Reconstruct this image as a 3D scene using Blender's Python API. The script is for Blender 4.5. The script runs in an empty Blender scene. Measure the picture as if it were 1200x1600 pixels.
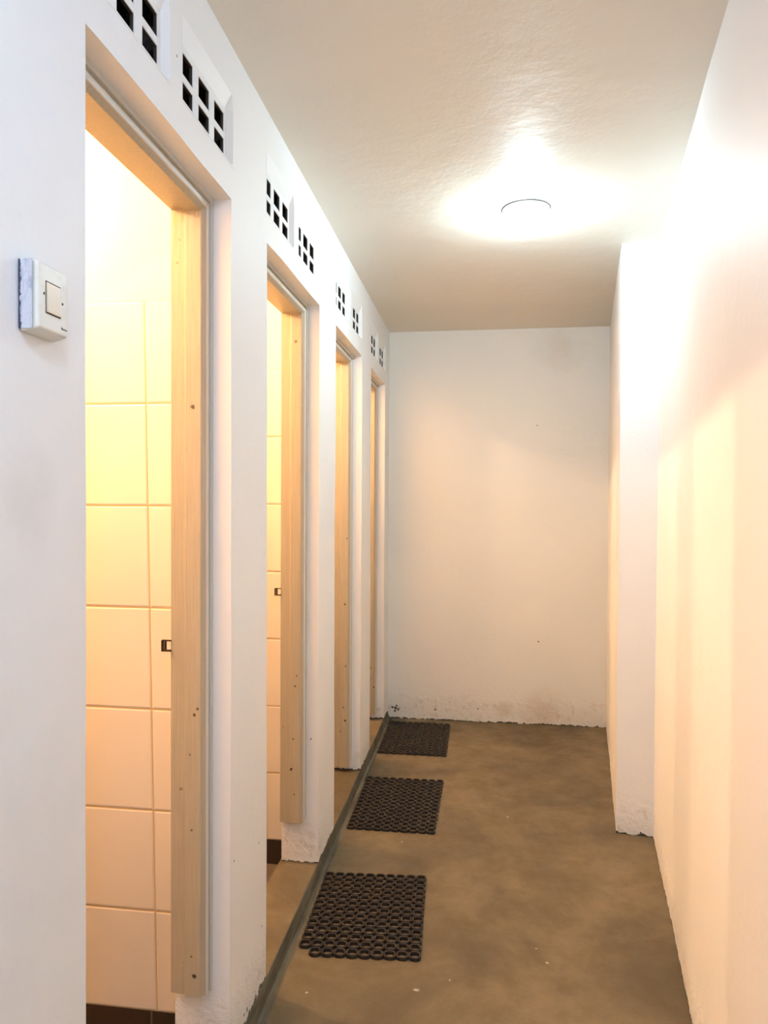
import bpy, bmesh, math, random
from mathutils import Vector, Matrix
random.seed(4)
S = bpy.context.scene
C = S.collection

# ------------------------------------------------------------------ camera
cam_d = bpy.data.cameras.new('camera')
cam_d.sensor_fit = 'VERTICAL'; cam_d.sensor_height = 32.0
cam_d.lens = 1114.6 / 1600 * 32.0
cam_d.clip_start = 0.02
cam = bpy.data.objects.new('camera', cam_d); C.objects.link(cam)
R3 = Matrix(((0.99060185, -0.00694211, 0.1366008), (0.13669042, 0.014699, -0.99050475), (0.0048683, 0.99986786, 0.01550978)))
cam.matrix_world = Matrix.Translation((0.6406, 0.0, 1.5)) @ R3.to_4x4()
S.camera = cam

# ------------------------------------------------------------------ light and exposure
S.view_settings.view_transform = 'Standard'
S.view_settings.look = 'None'
S.view_settings.gamma = 1.0
S.view_settings.use_curve_mapping = False
S.view_settings.exposure = 0.12
BULB_POWER = 68.0             # warm lamp of each cubicle
BULB_COLOR = (1.0, 0.64, 0.36)
CEIL_POWER = 11.0            # cool lamp on the corridor ceiling
CEIL_COLOR = (0.68, 0.89, 1.0)
w = bpy.data.worlds.new('world'); S.world = w; w.use_nodes = True
w.node_tree.nodes['Background'].inputs[0].default_value = (1.0, 0.93, 0.90, 1)
w.node_tree.nodes['Background'].inputs[1].default_value = 2.7

# the next lamp of the corridor, on the ceiling just behind the viewpoint
_l = bpy.data.lights.new('corridor_lamp', 'POINT'); _l.energy = 21.5; _l.color = (0.46, 0.66, 1.0); _l.shadow_soft_size = .05
_o = bpy.data.objects.new('corridor_lamp', _l); C.objects.link(_o); _o.location = (0.62, -0.05, 2.56)

# ------------------------------------------------------------------ dimensions
H = 2.657; YB = 4.8751; HK = 0.052; Y0 = -1.6
ZL = 2.269                       # underside of the lintels
DOORS = [(1.0865, 1.7623), (2.0722, 2.7642), (3.0738, 3.7583), (4.0754, 4.672)]
WT = 0.150                       # thickness of the cubicle wall
XB = -1.55                       # back of the cubicles
ZC = 2.60                        # cubicle ceiling
LAMP_X, LAMP_Z = -0.86, 2.50
def rx(y): return 0.9537 + 0.1378 * y
YP = 3.303
AX, AY = rx(YP) - 0.158, YP + 0.158 * 0.1378

# ------------------------------------------------------------------ helpers
def tag(o, label=None, cat=None, group=None, kind=None):
    if label: o['label'] = label
    if cat: o['category'] = cat
    if group: o['group'] = group
    if kind: o['kind'] = kind
    return o

def link(name, bm, m, parent=None, smooth=False, bevel=0.0, seg=2):
    bmesh.ops.recalc_face_normals(bm, faces=bm.faces)
    me = bpy.data.meshes.new(name); bm.to_mesh(me); bm.free()
    if smooth:
        for p in me.polygons: p.use_smooth = True
    me.materials.append(m)
    o = bpy.data.objects.new(name, me); C.objects.link(o)
    if parent: o.parent = parent
    if bevel:
        b = o.modifiers.new('bevel', 'BEVEL'); b.width = bevel; b.segments = seg
        b.limit_method = 'ANGLE'; b.angle_limit = math.radians(40)
    return o

def struct(name, bm, m, **k):
    o = link(name, bm, m, **k)
    if not k.get('parent'): o['kind'] = 'structure'
    return o

def box(bm, x0, x1, y0, y1, z0, z1):
    v = [bm.verts.new((x, y, z)) for x in (x0, x1) for y in (y0, y1) for z in (z0, z1)]
    for f in ((0,1,3,2), (4,6,7,5), (0,4,5,1), (2,3,7,6), (0,2,6,4), (1,5,7,3)):
        bm.faces.new([v[i] for i in f])
    return v

def cyl(bm, c, axis, r, h, n=24, r2=None):
    """solid cylinder from point c along axis (0,1,2) by h"""
    r2 = r if r2 is None else r2
    a, b = [(1,2), (2,0), (0,1)][axis]
    lo, hi = [], []
    for i in range(n):
        t = 2*math.pi*i/n
        p = [0,0,0]; p[a] = r*math.cos(t); p[b] = r*math.sin(t)
        q = [0,0,0]; q[a] = r2*math.cos(t); q[b] = r2*math.sin(t); q[axis] = h
        lo.append(bm.verts.new([c[k]+p[k] for k in range(3)]))
        hi.append(bm.verts.new([c[k]+q[k] for k in range(3)]))
    bm.faces.new(lo); bm.faces.new(hi)
    for i in range(n):
        bm.faces.new((lo[i], lo[(i+1)%n], hi[(i+1)%n], hi[i]))

def lathe(bm, c, prof, n=48, close=False):
    """revolve (r, z) pairs about the vertical through c"""
    rings = []
    for r, z in prof:
        if r < 1e-6: rings.append([bm.verts.new((c[0], c[1], c[2]+z))]*n)
        else: rings.append([bm.verts.new((c[0]+r*math.cos(2*math.pi*i/n), c[1]+r*math.sin(2*math.pi*i/n), c[2]+z)) for i in range(n)])
    pairs = list(zip(rings, rings[1:])) + ([(rings[-1], rings[0])] if close else [])
    for A, B in pairs:
        for i in range(n):
            j = (i+1) % n
            q = []
            for v in (A[i], A[j], B[j], B[i]):
                if v not in q: q.append(v)
            if len(q) > 2: bm.faces.new(q)

def wob(y, z, s=0.0):
    """slow unevenness of hand-laid plaster, in metres"""
    return (math.sin(3.1*y+1.7*z+s)*0.5 + math.sin(7.3*y-4.1*z+2*s)*0.3 + math.sin(13.7*y+9.2*z+s)*0.2)

def cuts(vals, step):
    vals = sorted(set(round(v, 5) for v in vals)); out = []
    for a, b in zip(vals, vals[1:]):
        n = max(1, int(round((b-a)/step)))
        out += [a + (b-a)*i/n for i in range(n)]
    return out + [vals[-1]]

def slab_grid(bm, ys, zs, hole, front, back):
    """front/back skins over a Y-Z grid with holes, closed by side faces"""
    F, B = {}, {}
    def fv(i, j):
        if (i, j) not in F: F[i, j] = bm.verts.new(front(ys[i], zs[j]))
        return F[i, j]
    def bv(i, j):
        if (i, j) not in B: B[i, j] = bm.verts.new(back(ys[i], zs[j]))
        return B[i, j]
    ny, nz = len(ys)-1, len(zs)-1
    solid = [[not hole((ys[i]+ys[i+1])/2, (zs[j]+zs[j+1])/2) for j in range(nz)] for i in range(ny)]
    def s(i, j): return 0 <= i < ny and 0 <= j < nz and solid[i][j]
    for i in range(ny):
        for j in range(nz):
            if not solid[i][j]: continue
            bm.faces.new((fv(i,j), fv(i+1,j), fv(i+1,j+1), fv(i,j+1)))
            bm.faces.new((bv(i,j+1), bv(i+1,j+1), bv(i+1,j), bv(i,j)))
            for (di, dj, a, b) in ((-1,0,(i,j),(i,j+1)), (1,0,(i+1,j),(i+1,j+1)), (0,-1,(i,j),(i+1,j)), (0,1,(i,j+1),(i+1,j+1))):
                if not s(i+di, j+dj):
                    bm.faces.new((fv(*a), fv(*b), bv(*b), bv(*a)))

# ------------------------------------------------------------------ materials
class NT:
    def __init__(s, name):
        s.m = bpy.data.materials.new(name); s.m.use_nodes = True
        s.t = s.m.node_tree; s.n = s.t.nodes; s.b = s.n['Principled BSDF']
        s.co = s.n.new('ShaderNodeNewGeometry').outputs['Position']
    def lk(s, a, b): s.t.links.new(a, b)
    def noise(s, scale, detail=4, rough=0.55, stretch=None, dist=0.0):
        n = s.n.new('ShaderNodeTexNoise'); n.inputs['Scale'].default_value = scale
        n.inputs['Detail'].default_value = detail; n.inputs['Roughness'].default_value = rough
        n.inputs['Distortion'].default_value = dist
        co = s.co
        if stretch:
            mp = s.n.new('ShaderNodeMapping'); mp.inputs['Scale'].default_value = stretch
            s.lk(s.co, mp.inputs['Vector']); co = mp.outputs[0]
        s.lk(co, n.inputs['Vector'])
        return n.outputs['Fac']
    def ramp(s, x, a, b, lo=0.0, hi=1.0):
        r = s.n.new('ShaderNodeMapRange'); r.interpolation_type = 'SMOOTHSTEP'
        s._set(r.inputs['Value'], x); r.inputs['From Min'].default_value = a; r.inputs['From Max'].default_value = b
        r.inputs['To Min'].default_value = lo; r.inputs['To Max'].default_value = hi
        return r.outputs['Result']
    def _set(s, sock, v):
        if hasattr(v, 'is_linked'): s.lk(v, sock)
        else: sock.default_value = v
    def math(s, op, a, b=0.0, c=0.0):
        m = s.n.new('ShaderNodeMath'); m.operation = op
        s._set(m.inputs[0], a); s._set(m.inputs[1], b); s._set(m.inputs[2], c)
        return m.outputs[0]
    def mix(s, f, a, b):
        m = s.n.new('ShaderNodeMix'); m.data_type = 'RGBA'
        s._set(m.inputs[0], f)
        for k, v in ((6, a), (7, b)):
            if isinstance(v, tuple): m.inputs[k].default_value = (*v, 1)
            else: s.lk(v, m.inputs[k])
        return m.outputs[2]
    def xyz(s):
        x = s.n.new('ShaderNodeSeparateXYZ'); s.lk(s.co, x.inputs[0]); return x.outputs
    def spots(s, pts, col, base, edge=0.35):
        """small dark chips at given points (x, y, z, radius)"""
        nz = s.noise(90, 2)
        tot = None
        for x, y, z, r in pts:
            d = s.n.new('ShaderNodeVectorMath'); d.operation = 'DISTANCE'
            s.lk(s.co, d.inputs[0]); d.inputs[1].default_value = (x, y, z)
            q = s.math('MULTIPLY_ADD', nz, r*1.6, s.math('SUBTRACT', d.outputs['Value'], r*0.8))
            f = s.ramp(q, r*edge, r, 1.0, 0.0)
            tot = f if tot is None else s.math('MAXIMUM', tot, f)
        return s.mix(tot, base, col)
    def bump(s, h, strength, dist, prev=None):
        b = s.n.new('ShaderNodeBump'); b.inputs['Strength'].default_value = strength
        b.inputs['Distance'].default_value = dist; s.lk(h, b.inputs['Height'])
        if prev is not None: s.lk(prev, b.inputs['Normal'])
        return b.outputs[0]
    def out(s, col, rough=0.6, nrm=None, spec=0.4, metal=0.0):
        if isinstance(col, tuple): s.b.inputs['Base Color'].default_value = (*col, 1)
        else: s.lk(col, s.b.inputs['Base Color'])
        s._set(s.b.inputs['Roughness'], rough)
        s.b.inputs['Specular IOR Level'].default_value = spec
        s.b.inputs['Metallic'].default_value = metal
        if nrm is not None: s.lk(nrm, s.b.inputs['Normal'])
        return s.m

CEMENT = (0.145, 0.112, 0.064)
def paint(name, base, var=0.03, rough=0.55, soot=None, wear=None, chips=None, bump=0.35, low=None, grime=None):
    """matt wall paint: brushed unevenness, worn foot, chips"""
    t = NT(name)
    big = t.noise(1.3, 3); fine = t.noise(55, 5, 0.6); mid = t.noise(9, 4)
    a = tuple(c*(1-var) for c in base); col = t.mix(t.ramp(big, .35, .65), a, base)
    XX, YY, z = t.xyz()
    if grime:     # faint smudge with its own place on the wall
        for (gx, gy, gz, gr, gc, ga) in grime:
            d = t.n.new('ShaderNodeVectorMath'); d.operation = 'DISTANCE'
            t.lk(t.co, d.inputs[0]); d.inputs[1].default_value = (gx, gy, gz)
            q = t.math('MULTIPLY_ADD', t.noise(14, 5), gr*0.9, d.outputs['Value'])
            col = t.mix(t.ramp(q, gr*.5, gr*1.4, ga, 0), col, gc)
    n1 = t.bump(fine, bump, 0.0015)
    n2 = t.bump(mid, bump, 0.010, n1)
    if wear:      # (foot height, worn colour) peeling plaster at the foot
        h0, wc = wear
        rag = t.noise(16, 6, 0.7)
        m1 = t.ramp(t.math('SUBTRACT', z, t.math('MULTIPLY', rag, 0.16)), h0-.085, h0+.03, 1, 0)
        n2 = t.bump(t.math('MULTIPLY', t.noise(34, 5, .75, dist=.4), m1), 0.9, 0.012, n2)
        patch = t.math('MULTIPLY', t.ramp(t.noise(22, 5, .7), .54, .66), t.math('MULTIPLY', m1, .45))
        col = t.mix(patch, col, wc)
    if low is not None:   # bare cement showing in a ragged line right at the foot
        rag = t.noise(26, 5, 0.7)
        amp = t.ramp(YY, 1.75, 2.3, .20, .05) if name == 'plaster_left' else .07
        f = t.ramp(t.math('SUBTRACT', z, t.math('MULTIPLY', t.math('SUBTRACT', rag, .42), amp)), low, low+.002, 1, 0)
        col = t.mix(f, col, (0.06, 0.06, 0.05))
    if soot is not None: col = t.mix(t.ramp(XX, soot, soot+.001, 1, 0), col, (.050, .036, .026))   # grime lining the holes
    if chips: col = t.spots(chips, (0.03, 0.022, 0.015), col)
    return t.out(col, rough, n2, 0.35)

WHITE = (0.82, 0.82, 0.81)
m_left = paint('plaster_left', WHITE, wear=(HK+.07, (0.55, .47, .38)), low=HK,
    chips=[(0, 1.795, .55, .004), (0, 2.00, .50, .004), (0, 2.03, .235, .005), (0, 1.435, 2.43, .004), (-.03, 2.764, .55, .004)],
    grime=[(0, .93, 1.50, .11, (.62, .60, .56), .35), (0, .90, .95, .25, (.70, .70, .68), .3)])
m_right = paint('plaster_right', WHITE, wear=(.07, (0.5, .41, .3)), low=0.0)
m_back = paint('plaster_back', (0.83, 0.80, 0.73), wear=(.10, (0.52, .40, .27)), low=0.0,
    chips=[(.055, YB, .068, .014), (.075, YB, .06, .010), (.035, YB, .075, .010), (.062, YB, .088, .009), (.05, YB, .05, .009), (1.0, YB, 2.01, .006), (1.02, YB, .56, .006), (.33, YB, .07, .007), (.62, YB, .09, .007)],
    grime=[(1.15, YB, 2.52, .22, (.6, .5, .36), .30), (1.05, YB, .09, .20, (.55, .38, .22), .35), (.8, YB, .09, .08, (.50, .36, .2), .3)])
m_ceil = paint('ceiling_paint', (0.84, 0.795, 0.70), rough=0.55, bump=0.30)
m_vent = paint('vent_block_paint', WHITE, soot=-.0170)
m_plain = paint('cubicle_plaster', (0.86, 0.75, 0.54), bump=.2)

def floor_mat(name, base, wet=0.0):
    t = NT(name)
    big = t.noise(1.6, 6, .62, dist=.6); mid = t.noise(7, 6, .7); fine = t.noise(70, 4, .6)
    scr = t.noise(11, 5, .8, stretch=(1, .22, 1))
    d = tuple(c*.70 for c in base); l = tuple(min(1, c*1.28) for c in base)
    col = t.mix(t.ramp(big, .33, .67), d, l)
    col = t.mix(t.ramp(mid, .35, .75, 0, .45), col, tuple(c*.62 for c in base))
    col = t.mix(t.ramp(scr, .66, .74, 0, .35), col, tuple(c*1.6 for c in base))
    col = t.spots([(.45, 2.16, 0, .010), (.77, 3.42, 0, .007), (.86, 2.35, 0, .007), (.83, 2.42, 0, .004), (.30, 3.1, 0, .006), (.12, 2.10, 0, .006), (.55, 2.22, 0, .004)], (.42, .38, .30), col)
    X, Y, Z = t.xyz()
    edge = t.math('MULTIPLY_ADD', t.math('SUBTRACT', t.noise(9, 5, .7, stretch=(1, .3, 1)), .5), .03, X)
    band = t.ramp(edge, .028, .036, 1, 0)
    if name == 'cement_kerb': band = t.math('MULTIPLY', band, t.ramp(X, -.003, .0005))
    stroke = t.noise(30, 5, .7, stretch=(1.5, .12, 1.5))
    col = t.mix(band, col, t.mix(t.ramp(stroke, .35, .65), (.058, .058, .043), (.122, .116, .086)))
    nrm = t.bump(fine, .25, .001, t.bump(mid, .35, .006))
    return t.out(col, t.ramp(mid, .3, .7, .42, .66), nrm, .35)
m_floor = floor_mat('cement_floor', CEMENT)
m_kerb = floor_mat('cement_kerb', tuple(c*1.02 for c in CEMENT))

def tile_mat(name, base, grout, ph, pv, h0, v0, axis_shear=0.0, rough=.18, gw=.0022):
    """glazed wall tiles; grout lines on z and x"""
    t = NT(name); X, Y, Z = t.xyz()
    u = t.math('SUBTRACT', X, v0)
    if axis_shear: u = t.math('MULTIPLY_ADD', t.math('SUBTRACT', Z, 1.0), axis_shear, u)
    def line(c, p):
        f = t.math('FRACT', t.math('DIVIDE', c, p))
        dd = t.math('MULTIPLY', t.math('MINIMUM', f, t.math('SUBTRACT', 1.0, f)), p)
        return dd
    dz = line(t.math('SUBTRACT', Z, h0), ph); du = line(u, pv)
    dmin = t.math('MINIMUM', dz, du)
    g = t.ramp(dmin, gw*.5, gw*1.1, 1, 0)
    h = t.ramp(dmin, gw*.4, gw*3.0, 0, 1)
    b0 = t.mix(t.ramp(t.noise(3, 3), .3, .7), tuple(c*.95 for c in base), base)
    col = t.mix(g, b0, grout)
    n = t.bump(h, .8, .0022, t.bump(t.noise(6, 2), .08, .01))
    return t.out(col, rough, n, .45)
m_tile = tile_mat('cream_wall_tiles', (0.72, 0.65, 0.56), (0.50, 0.33, 0.14), .2760, .220, .1035, -.2455, .019, rough=.33)
m_dark = tile_mat('dark_brown_tiles', (0.030, 0.019, 0.013), (0.13, .10, .08), .2760, .220, .003, -.2455, 0, rough=.4)

t = NT('frame_paint')
X, Y, Z = t.xyz()
chip = []
for (yf, z0, zs) in ((1.722, .3, 0), (2.724, .3, 1), (3.718, .2, 2), (4.632, .2, 3)):
    pts = {0: [(-.085, 1.735), (-.080, .955), (-.092, .852), (-.120, .76), (-.072, .97), (-.087, .66), (-.079, .285), (-.088, .335), (-.132, 2.20), (-.128, 2.10)],
           1: [(-.085, 2.12), (-.085, .77), (-.078, .81), (-.135, .60), (-.092, .56), (-.088, .34), (-.1, .44)],
           2: [(-.08, .95), (-.075, .62), (-.085, .40), (-.075, .33), (-.1, .27), (-.07, 1.3)],
           3: [(-.08, .40), (-.08, .33), (-.11, .26), (-.06, .27)]}[zs]
    chip += [(px, yf, pz, .0055 if i % 3 else .008) for i, (px, pz) in enumerate(pts)]
grain = t.noise(14, 4, .6, stretch=(14, 14, .5))
col = t.mix(t.ramp(grain, .35, .7), (.405, .345, .245), (.445, .385, .28))
col = t.mix(t.ramp(X, -.0535, -.0525), col, (.60, .57, .50))
col = t.spots(chip, (.05, .03, .02), col)
col = t.mix(t.ramp(t.noise(60, 3, .7), .70, .76), col, (.28, .2, .13))
m_frame = t.out(col, .42, t.bump(grain, .25, .003, t.bump(t.noise(40, 4), .2, .0015)), .4)

t = NT('black_rubber'); m_rub = t.out(t.mix(t.noise(60, 3), (.010, .007, .005), (.030, .022, .016)), .5, t.bump(t.noise(200, 3), .3, .0006), .4)
t = NT('ivory_plastic'); m_plastic = t.out(t.mix(t.ramp(t.noise(18, 5, .7), .5, .75), (.74, .73, .66), (.64, .61, .52)), .28, None, .5)
t = NT('rocker_plastic'); m_rocker = t.out(t.mix(t.noise(14, 5, .7), (.70, .58, .43), (.63, .52, .39)), .3, None, .5)
t = NT('switch_side_smear'); sx = t.xyz()[0]
se = t.math('MULTIPLY_ADD', t.math('SUBTRACT', t.noise(150, 4, .7), .5), .012, sx)
m_smear = t.out(t.mix(t.ramp(se, .002, .0045), (.05, .05, .09), t.mix(t.ramp(t.noise(60, 4, .7, stretch=(1, 1, .4)), .45, .62), (.60, .61, .67), (.40, .41, .50))), .6)
t = NT('dark_gap'); m_black = t.out((.015, .013, .012), .7)
t = NT('rusty_iron'); m_iron = t.out(t.mix(t.noise(120, 3), (.10, .05, .02), (.03, .018, .01)), .5, None, .5, .6)
t = NT('old_screw'); m_screw = t.out((.05, .042, .03), .5, None, .5, .5)
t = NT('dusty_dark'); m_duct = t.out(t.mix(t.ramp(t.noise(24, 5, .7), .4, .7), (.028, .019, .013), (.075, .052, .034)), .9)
t = NT('lamp_rim'); m_rim = t.out((.80, .82, .82), .35, None, .5)
t = NT('lamp_gap_shade'); m_gap_shade = t.out((.045, .05, .05), .6)  # shade of the gap around the lamp rim, put in as near-black colour
t = NT('bulb_glass'); t.out((.9, .9, .9), .3)
t.b.inputs['Emission Color'].default_value = (*CEIL_COLOR, 1)
t.b.inputs['Emission Strength'].default_value = 690.0
m_bulb = t.m

# ------------------------------------------------------------------ floor, ceilings
bm = bmesh.new()
fl = [(0.0, Y0), (rx(Y0), Y0), (rx(YP), YP), (AX+.2, YP+.2), (1.75, YB+.1), (-.05, YB+.1)]
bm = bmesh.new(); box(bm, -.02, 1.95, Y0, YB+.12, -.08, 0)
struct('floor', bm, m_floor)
bm = bmesh.new(); box(bm, -.02, 1.95, Y0, YB+.12, H, H+.08)
struct('ceiling', bm, m_ceil)

# ------------------------------------------------------------------ left wall with its openings
VENT_Z = (2.352, 2.540)
vents = []
for k, (a, b) in enumerate(DOORS):
    o1 = {0: 1.459, 1: 2.430, 2: 3.440, 3: 4.395}[k]
    vents.append((o1 - .372, o1 - .372 + .319)); vents.append((o1, o1 + .319))
vents[7] = (4.395, 4.690); vents[6] = (4.050, 4.345)
ycut = [Y0, YB+.1] + [v for d in DOORS for v in d] + [v for d in vents for v in d]
zcut = [HK, ZL, VENT_Z[0], VENT_Z[1], H]
ys, zs = cuts(ycut, .07), cuts(zcut, .07)
def hole(y, z):
    for a, b in DOORS:
        if a < y < b and z < ZL: return True
    for a, b in vents:
        if a < y < b and VENT_Z[0] < z < VENT_Z[1]: return True
    return False
def near_vent(y, z): return any(a-.03 < y < b+.03 for a, b in vents) and VENT_Z[0]-.03 < z < VENT_Z[1]+.03
def jit(y, z):
    if near_vent(y, z): return (0, y, z)
    f = min(1, (z-HK)/.1)*min(1, (H-z)/.1)
    return (wob(y, z)*.0022*f, y + wob(z*1.3, y, 2)*.0016*f, z + wob(y*1.7, z, 4)*.0022*f)
bm = bmesh.new()
slab_grid(bm, ys, zs, hole, jit, lambda y, z: (-WT, y, z))
struct('wall_left', bm, m_left, bevel=.004)

# ------------------------------------------------------------------ ventilation blocks
def vent_block(y0, y1, label):
    z0, z1 = VENT_Z
    W = y1 - y0
    hy = [y0 + W*f for f in (.105, .295, .395, .600, .700, .905)]
    hz = [2.363, 2.414, 2.431, 2.478]
    yy = [y0, y0+.004, y0+.018] + hy + [y1-.018, y1-.004, y1]
    zz = [z0, z0+.004, z0+.0105] + hz + [z1-.045, z1-.006, z1]
    def hol(y, z):
        return any(hy[i] < y < hy[i+1] for i in (0, 2, 4)) and (hz[0] < z < hz[1] or hz[2] < z < hz[3])
    dep = .015
    def fr(y, z):
        e = min((y-y0-.004)/.014, (y1-.004-y)/.014, (z-z0-.004)/.0065, (z1-.006-z)/.039)
        e = max(0, min(1, e))
        return (.0006 - dep*e, y, z)
    bm = bmesh.new()
    slab_grid(bm, yy, zz, hol, fr, lambda y, z: (-.0235, y, z))
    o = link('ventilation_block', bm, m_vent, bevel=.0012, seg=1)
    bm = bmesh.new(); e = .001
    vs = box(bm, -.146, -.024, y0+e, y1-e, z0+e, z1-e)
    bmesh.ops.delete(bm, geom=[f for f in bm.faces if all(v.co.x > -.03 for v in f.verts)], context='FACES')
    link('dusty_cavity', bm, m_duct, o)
    return tag(o, label, 'vent block', 'pierced vent blocks above the cubicle doors')
where = ['white six-hole vent block cut off by the top edge of the photo, above first doorway',
         'white six-hole vent block above far end of the first and nearest doorway',
         'white vent block above near end of the second doorway',
         'white vent block above far end of the second doorway',
         'white vent block above near end of the third doorway',
         'white vent block above far end of the third doorway',
         'small distant vent block above near end of the fourth doorway',
         'last vent block in the row, beside the back wall corner']
for (a, b), l in zip(vents, where): vent_block(a, b, l)

# ------------------------------------------------------------------ kerb with thresholds
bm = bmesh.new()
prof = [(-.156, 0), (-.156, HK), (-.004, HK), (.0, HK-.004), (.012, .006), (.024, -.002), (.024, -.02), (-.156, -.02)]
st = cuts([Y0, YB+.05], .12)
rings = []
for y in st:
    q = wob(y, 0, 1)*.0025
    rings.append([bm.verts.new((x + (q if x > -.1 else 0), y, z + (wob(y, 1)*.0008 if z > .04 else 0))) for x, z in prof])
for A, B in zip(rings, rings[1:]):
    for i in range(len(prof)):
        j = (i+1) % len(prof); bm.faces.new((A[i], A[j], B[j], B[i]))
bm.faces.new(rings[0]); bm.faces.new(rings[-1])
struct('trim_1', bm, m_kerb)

# ------------------------------------------------------------------ right wall with the projecting pier, back wall
def slab_path(bm, pts, z0, z1, thick, step=.12):
    """wall following plan points, uneven on the room side, thickness to the right-hand side"""
    P = []
    for (a, b) in zip(pts, pts[1:]):
        L = math.hypot(b[0]-a[0], b[1]-a[1]); n = max(1, int(L/step))
        P += [(a[0]+(b[0]-a[0])*i/n, a[1]+(b[1]-a[1])*i/n) for i in range(n)]
    P.append(pts[-1]); Z = cuts([z0, z1], step)
    g = [[bm.verts.new((x + wob(y*1.1, z, 6)*.0022, y, z)) for z in Z] for x, y in P]
    for i in range(len(P)-1):
        for j in range(len(Z)-1): bm.faces.new((g[i][j], g[i+1][j], g[i+1][j+1], g[i][j+1]))
    far = [[bm.verts.new((thick, y, z)) for z in (z0, z1)] for y in (pts[0][1], pts[-1][1])]
    bm.faces.new((far[0][0], far[1][0], far[1][1], far[0][1]))
    bm.faces.new([g[i][0] for i in range(len(P))] + [far[1][0], far[0][0]])
    bm.faces.new([g[i][-1] for i in range(len(P))] + [far[1][1], far[0][1]])
    bm.faces.new(g[0] + [far[0][1], far[0][0]])
    bm.faces.new(g[-1] + [far[1][1], far[1][0]])
yb = YB + .02; xb = AX + .1378*(yb-AY)
bm = bmesh.new()
slab_path(bm, [(rx(Y0), Y0), (rx(YP), YP), (AX, AY), (xb, yb)], -.001, H+.001, 1.95)
struct('wall_right', bm, m_right)

bm = bmesh.new()
Xs, Z = cuts([-.20, 1.75], .1), cuts([-.001, H+.001], .1)
g = [[bm.verts.new((x, YB + wob(x, z, 3)*.0025, z)) for z in Z] for x in Xs]
for i in range(len(Xs)-1):
    for j in range(len(Z)-1): bm.faces.new((g[i][j], g[i+1][j], g[i+1][j+1], g[i][j+1]))
q = [bm.verts.new((x, YB+.12, z)) for x, z in ((Xs[0], Z[0]), (Xs[-1], Z[0]), (Xs[-1], Z[-1]), (Xs[0], Z[-1]))]
bm.faces.new(q)
bm.faces.new([r[0] for r in g] + [q[1], q[0]]); bm.faces.new([r[-1] for r in g] + [q[2], q[3]])
bm.faces.new(g[0] + [q[3], q[0]]); bm.faces.new(g[-1] + [q[2], q[1]])
struct('wall_back', bm, m_back)

# ------------------------------------------------------------------ the four cubicles
bm = bmesh.new(); box(bm, XB, -.156, .8, YB+.12, -.08, 0.003); struct('floor_cubicles', bm, m_dark)
bm = bmesh.new(); box(bm, XB, -WT, .8, YB+.12, ZC, ZC+.06); struct('ceiling_cubicles', bm, m_plain)
bm = bmesh.new(); box(bm, XB-.1, XB, .8, YB+.12, -.08, ZC+.06); struct('wall_cubicle_back', bm, m_plain)
parts = [.93, 1.915, 2.917, 3.915, 4.875]     # centre lines of the partitions
for k, yc in enumerate(parts):
    th = .092
    if k == 4: a, b = yc - .05, yc + .10
    else: a, b = yc - th, yc + .0
    a0, b0 = a + .008, (yc + .05 if k < 4 else b)
    bm = bmesh.new(); box(bm, XB, -WT, a0, b0, -.02, ZC + .03)
    w_ = struct('wall_partition_%d' % (k+1), bm, m_plain)
    bm = bmesh.new(); box(bm, XB, -WT, a, a0, .1035, 2.0355)
    link('tile_cladding', bm, m_tile, w_, bevel=.002)
    bm = bmesh.new(); box(bm, XB, -WT, a-.001, a0, .0, .1035)
    link('skirting_tiles', bm, m_dark, w_)
    if k < 4:
        bm = bmesh.new(); box(bm, XB, -WT, b0, b0+.008, .1035, 2.0355)
        link('tile_cladding', bm, m_tile, w_, bevel=.002)

for k, (a, b) in enumerate(DOORS):
    l = bpy.data.lights.new('cubicle_lamp', 'POINT'); l.energy = BULB_POWER; l.color = BULB_COLOR; l.shadow_soft_size = .022
    o = bpy.data.objects.new('cubicle_lamp', l); C.objects.link(o)
    o.location = (LAMP_X, (a+b)/2, LAMP_Z)

# ------------------------------------------------------------------ door frames (no leaf in sight)
FP = [(-.047, 0), (-.047, .010), (-.055, .011), (-.055, .018), (-.050, .019), (-.050, .030), (-.064, .042),
      (-.106, .042), (-.108, .034), (-.147, .034), (-.147, -.004), (-.047, -.004)]
for k, (a, b) in enumerate(DOORS):
    zb = (.226, .222, .075, .085)[k]
    bm = bmesh.new(); rr = []
    for (yy, sgn, z, top) in ((a, 1, zb, 0), (a, 1, ZL, 1), (b, -1, ZL, 1), (b, -1, zb, 0)):
        rr.append([bm.verts.new((x, yy + sgn*d, z - (d if top else 0) + (0 if top else (.006*random.random())))) for x, d in FP])
    for A, B in zip(rr, rr[1:]):
        for i in range(len(FP)):
            j = (i+1) % len(FP); bm.faces.new((A[i], A[j], B[j], B[i]))
    bm.faces.new(rr[0]); bm.faces.new(rr[-1])
    fr = struct('door_%d' % (k+1), bm, m_frame, bevel=.0012, seg=1)
    if k < 3:
        y1 = b - .034; z = (1.128, 1.140, 1.13)[k]
        bm = bmesh.new()
        box(bm, -.170, -.145, y1-.004, y1+.004, z+.0105, z+.0135)
        box(bm, -.170, -.145, y1-.006, y1+.004, z-.0155, z-.0115)
        box(bm, -.170, -.167, y1-.006, y1+.004, z-.0155, z+.0135)
        box(bm, -.166, -.160, y1+.003, y1+.005, z-.0115, z+.0105)
        kp = link('latch_keeper', bm, m_iron, fr); kp['label'] = 'small rusty iron latch keeper'

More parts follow.
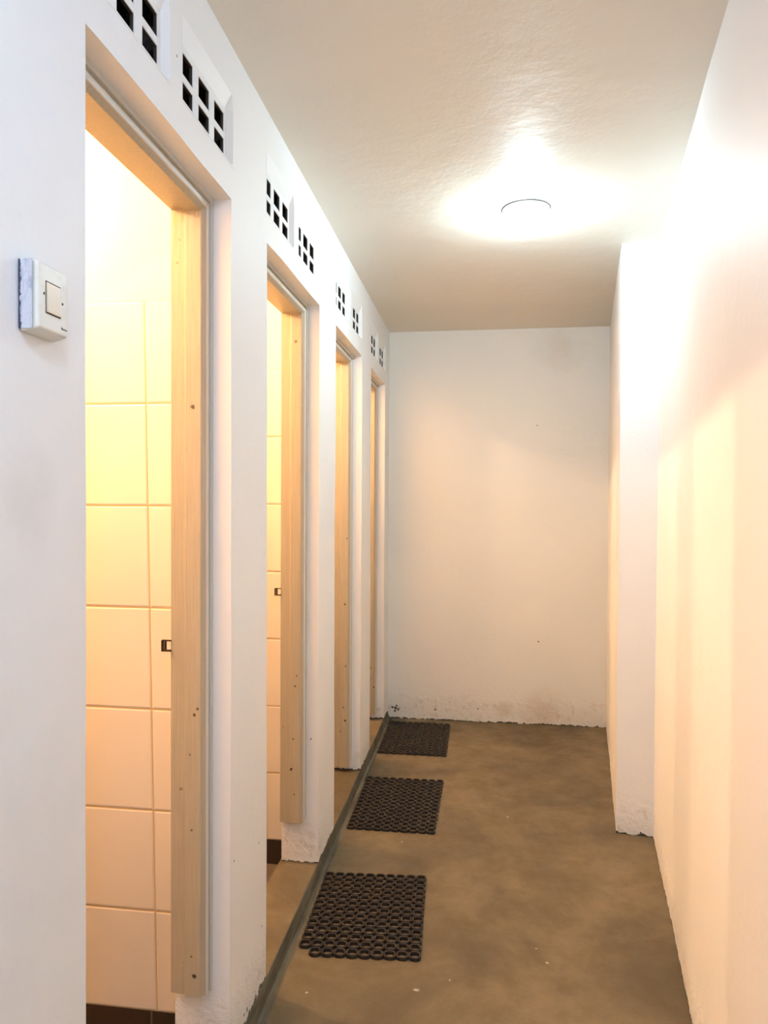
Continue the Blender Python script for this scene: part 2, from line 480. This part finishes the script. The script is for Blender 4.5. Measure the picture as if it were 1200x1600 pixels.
# ------------------------------------------------------------------ light switch on the near wall
root = bpy.data.objects.new('light_switch', None); C.objects.link(root)
YS0, YS1, ZS0, ZS1, D = .918, .9975, 1.7340, 1.8370, .026
root.location = (0, (YS0+YS1)/2, (ZS0+ZS1)/2)
tag(root, 'ivory plastic light switch with one rocker on the near white wall', 'switch')
def child(name, bm, m, **k):
    o = link(name, bm, m, **k); o.parent = root; o.matrix_parent_inverse = Matrix.Translation(-Vector(root.location)); return o
bm = bmesh.new()
vs = box(bm, .0, D, YS0, YS1, ZS0, ZS1)
for v in vs:
    if v.co.x > .01:
        v.co.y += .005 if v.co.y < .95 else -.003
        v.co.z += .006 if v.co.z < 1.78 else -.003
o = child('cover_plate', bm, m_plastic, bevel=.004, seg=4)
ry0, ry1, rz0, rz1 = .9405, .9740, 1.7655, 1.8085
bm = bmesh.new(); box(bm, D-.002, D+.0004, ry0-.0012, ry1+.001, rz0-.0014, rz1+.0014)
child('rocker_gap', bm, m_black)
bm = bmesh.new(); vs = box(bm, D-.001, D+.0030, ry0, ry1, rz0, rz1)
for v in vs:
    if v.co.x > D+.001 and v.co.z > 1.79: v.co.x -= .0018
child('rocker', bm, m_rocker, bevel=.0008)
for y, z in ((.9355, 1.7905), (.9800, 1.7870)):
    bm = bmesh.new(); cyl(bm, (D-.001, y, z), 0, .0018, .0016, 16)
    child('screw', bm, m_screw)
bm = bmesh.new(); box(bm, .0002, D-.006, YS0-.0016, YS0+.0005, ZS0+.004, ZS1-.003)
o = child('paint_smear', bm, m_smear); o['label'] = 'wall paint smeared on the side of the switch'
tc = bpy.data.curves.new('maker_mark', 'FONT'); tc.body = 'Broco'; tc.size = .0060; tc.extrude = .0001; tc.align_x = 'RIGHT'
to = bpy.data.objects.new('tmp', tc); C.objects.link(to)
bpy.context.view_layer.update()
me = bpy.data.meshes.new_from_object(to.evaluated_get(bpy.context.evaluated_depsgraph_get()))
bpy.data.objects.remove(to)
me.transform(Matrix(((0,0,1,D+.0003), (1,0,0,.9915), (0,1,0,1.7490), (0,0,0,1))))
me.materials.clear(); me.materials.append(m_screw)
to = bpy.data.objects.new('maker_mark', me); C.objects.link(to); to.parent = root
to.matrix_parent_inverse = Matrix.Translation(-Vector(root.location))

# ------------------------------------------------------------------ ceiling lamp
LX, LY = .803, 2.89
root = bpy.data.objects.new('ceiling_light', None); C.objects.link(root); root.location = (LX, LY, H)
tag(root, 'round white lit ceiling light with a bulging bulb in the corridor', 'ceiling light')
bm = bmesh.new()
lathe(bm, (0, 0, 0), [(.093, .001), (.093, -.004), (.088, -.0065), (.074, -.0065), (.070, -.003), (.070, .001)], 64, close=True)
link('rim', bm, m_rim, root, smooth=False)
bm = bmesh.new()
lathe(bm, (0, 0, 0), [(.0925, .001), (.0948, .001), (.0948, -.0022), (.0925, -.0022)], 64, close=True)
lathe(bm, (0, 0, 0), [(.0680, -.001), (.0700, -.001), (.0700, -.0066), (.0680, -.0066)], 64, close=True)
link('gap_shade', bm, m_gap_shade, root)  # thin dark rings painted as gap shadow along the rim, not a lamp part
bm = bmesh.new()
lathe(bm, (0, 0, 0), [(.0675, .0005), (.0675, -.002), (.036, -.0035), (.030, -.010), (.0, -.010)], 64)
link('reflector', bm, m_rim, root, smooth=True)
bm = bmesh.new()
lathe(bm, (0, 0, 0), [(.018, -.010), (.022, -.016), (.031, -.030), (.034, -.042), (.031, -.054), (.022, -.064), (.010, -.069), (0, -.070)], 32)
link('bulb', bm, m_bulb, root, smooth=True)

# ------------------------------------------------------------------ rubber ring mats
def ring_mat(name, corners, nx, ny, skip, label):
    """corners: near-left, near-right, far-right, far-left on the floor"""
    NL, NR, FR, FL = [Vector((*c, 0)) for c in corners]
    def P(u, v):
        return (NL*(1-u) + NR*u)*(1-v) + (FL*(1-u) + FR*u)*v
    bm = bmesh.new()
    px = (NR-NL).length/nx; py = (FL-NL).length/ny; seg = 14
    h = .0122
    for j in range(ny):
        for i in range(nx):
            if (i, j) in skip: continue
            c = P((i+.5)/nx, (j+.5)/ny)
            ax, ay = px*.485, py*.475
            bx, by = px*.345, py*.335
            rings = []
            for (rx_, ry_, z) in ((ax, ay, .0005), (ax, ay, h*.85), (ax*.94, ay*.94, h), (bx*1.06, by*1.06, h), (bx, by, h*.9), (bx*.92, by*.92, .0005)):
                rg = []
                for s in range(seg):
                    t_ = 2*math.pi*(s+.5)/seg
                    cx_, sx_ = math.cos(t_), math.sin(t_)
                    e = .72     # slightly squared ring
                    rg.append(bm.verts.new((c.x + rx_*math.copysign(abs(cx_)**e, cx_), c.y + ry_*math.copysign(abs(sx_)**e, sx_), z)))
                rings.append(rg)
            for A, B in zip(rings, rings[1:]):
                for s in range(seg):
                    bm.faces.new((A[s], A[(s+1) % seg], B[(s+1) % seg], B[s]))
            # webs to the right and to the far neighbour
            if i < nx-1:
                d = P((i+1.5)/nx, (j+.5)/ny); box(bm, c.x+ax*.9, d.x-ax*.9, c.y-py*.19, c.y+py*.19, .0008, h*.75)
            if j < ny-1:
                d = P((i+.5)/nx, (j+1.5)/ny); box(bm, c.x-px*.2, c.x+px*.2, c.y+ay*.9, d.y-ay*.9, .0008, h*.75)
    for f in bm.faces: f.smooth = False
    o = link('rubber_mat', bm, m_rub)
    return tag(o, label, 'door mat', 'black rubber ring mats')
ring_mat('a', [(.040, 2.262), (.452, 2.292), (.430, 2.815), (.004+.024, 2.785)], 10, 13, {(0, 0)},
         'nearest black rubber ring mat, missing one ring at its near left corner')
ring_mat('b', [(.033, 3.180), (.440, 3.184), (.448, 3.800), (.030, 3.790)], 10, 14, set(),
         'middle black rubber ring mat on the floor outside the third doorway')
ring_mat('c', [(.028, 4.168), (.443, 4.170), (.437, 4.768), (.027, 4.772)], 10, 14, set(),
         'farthest black rubber ring mat on the floor next to the back wall')
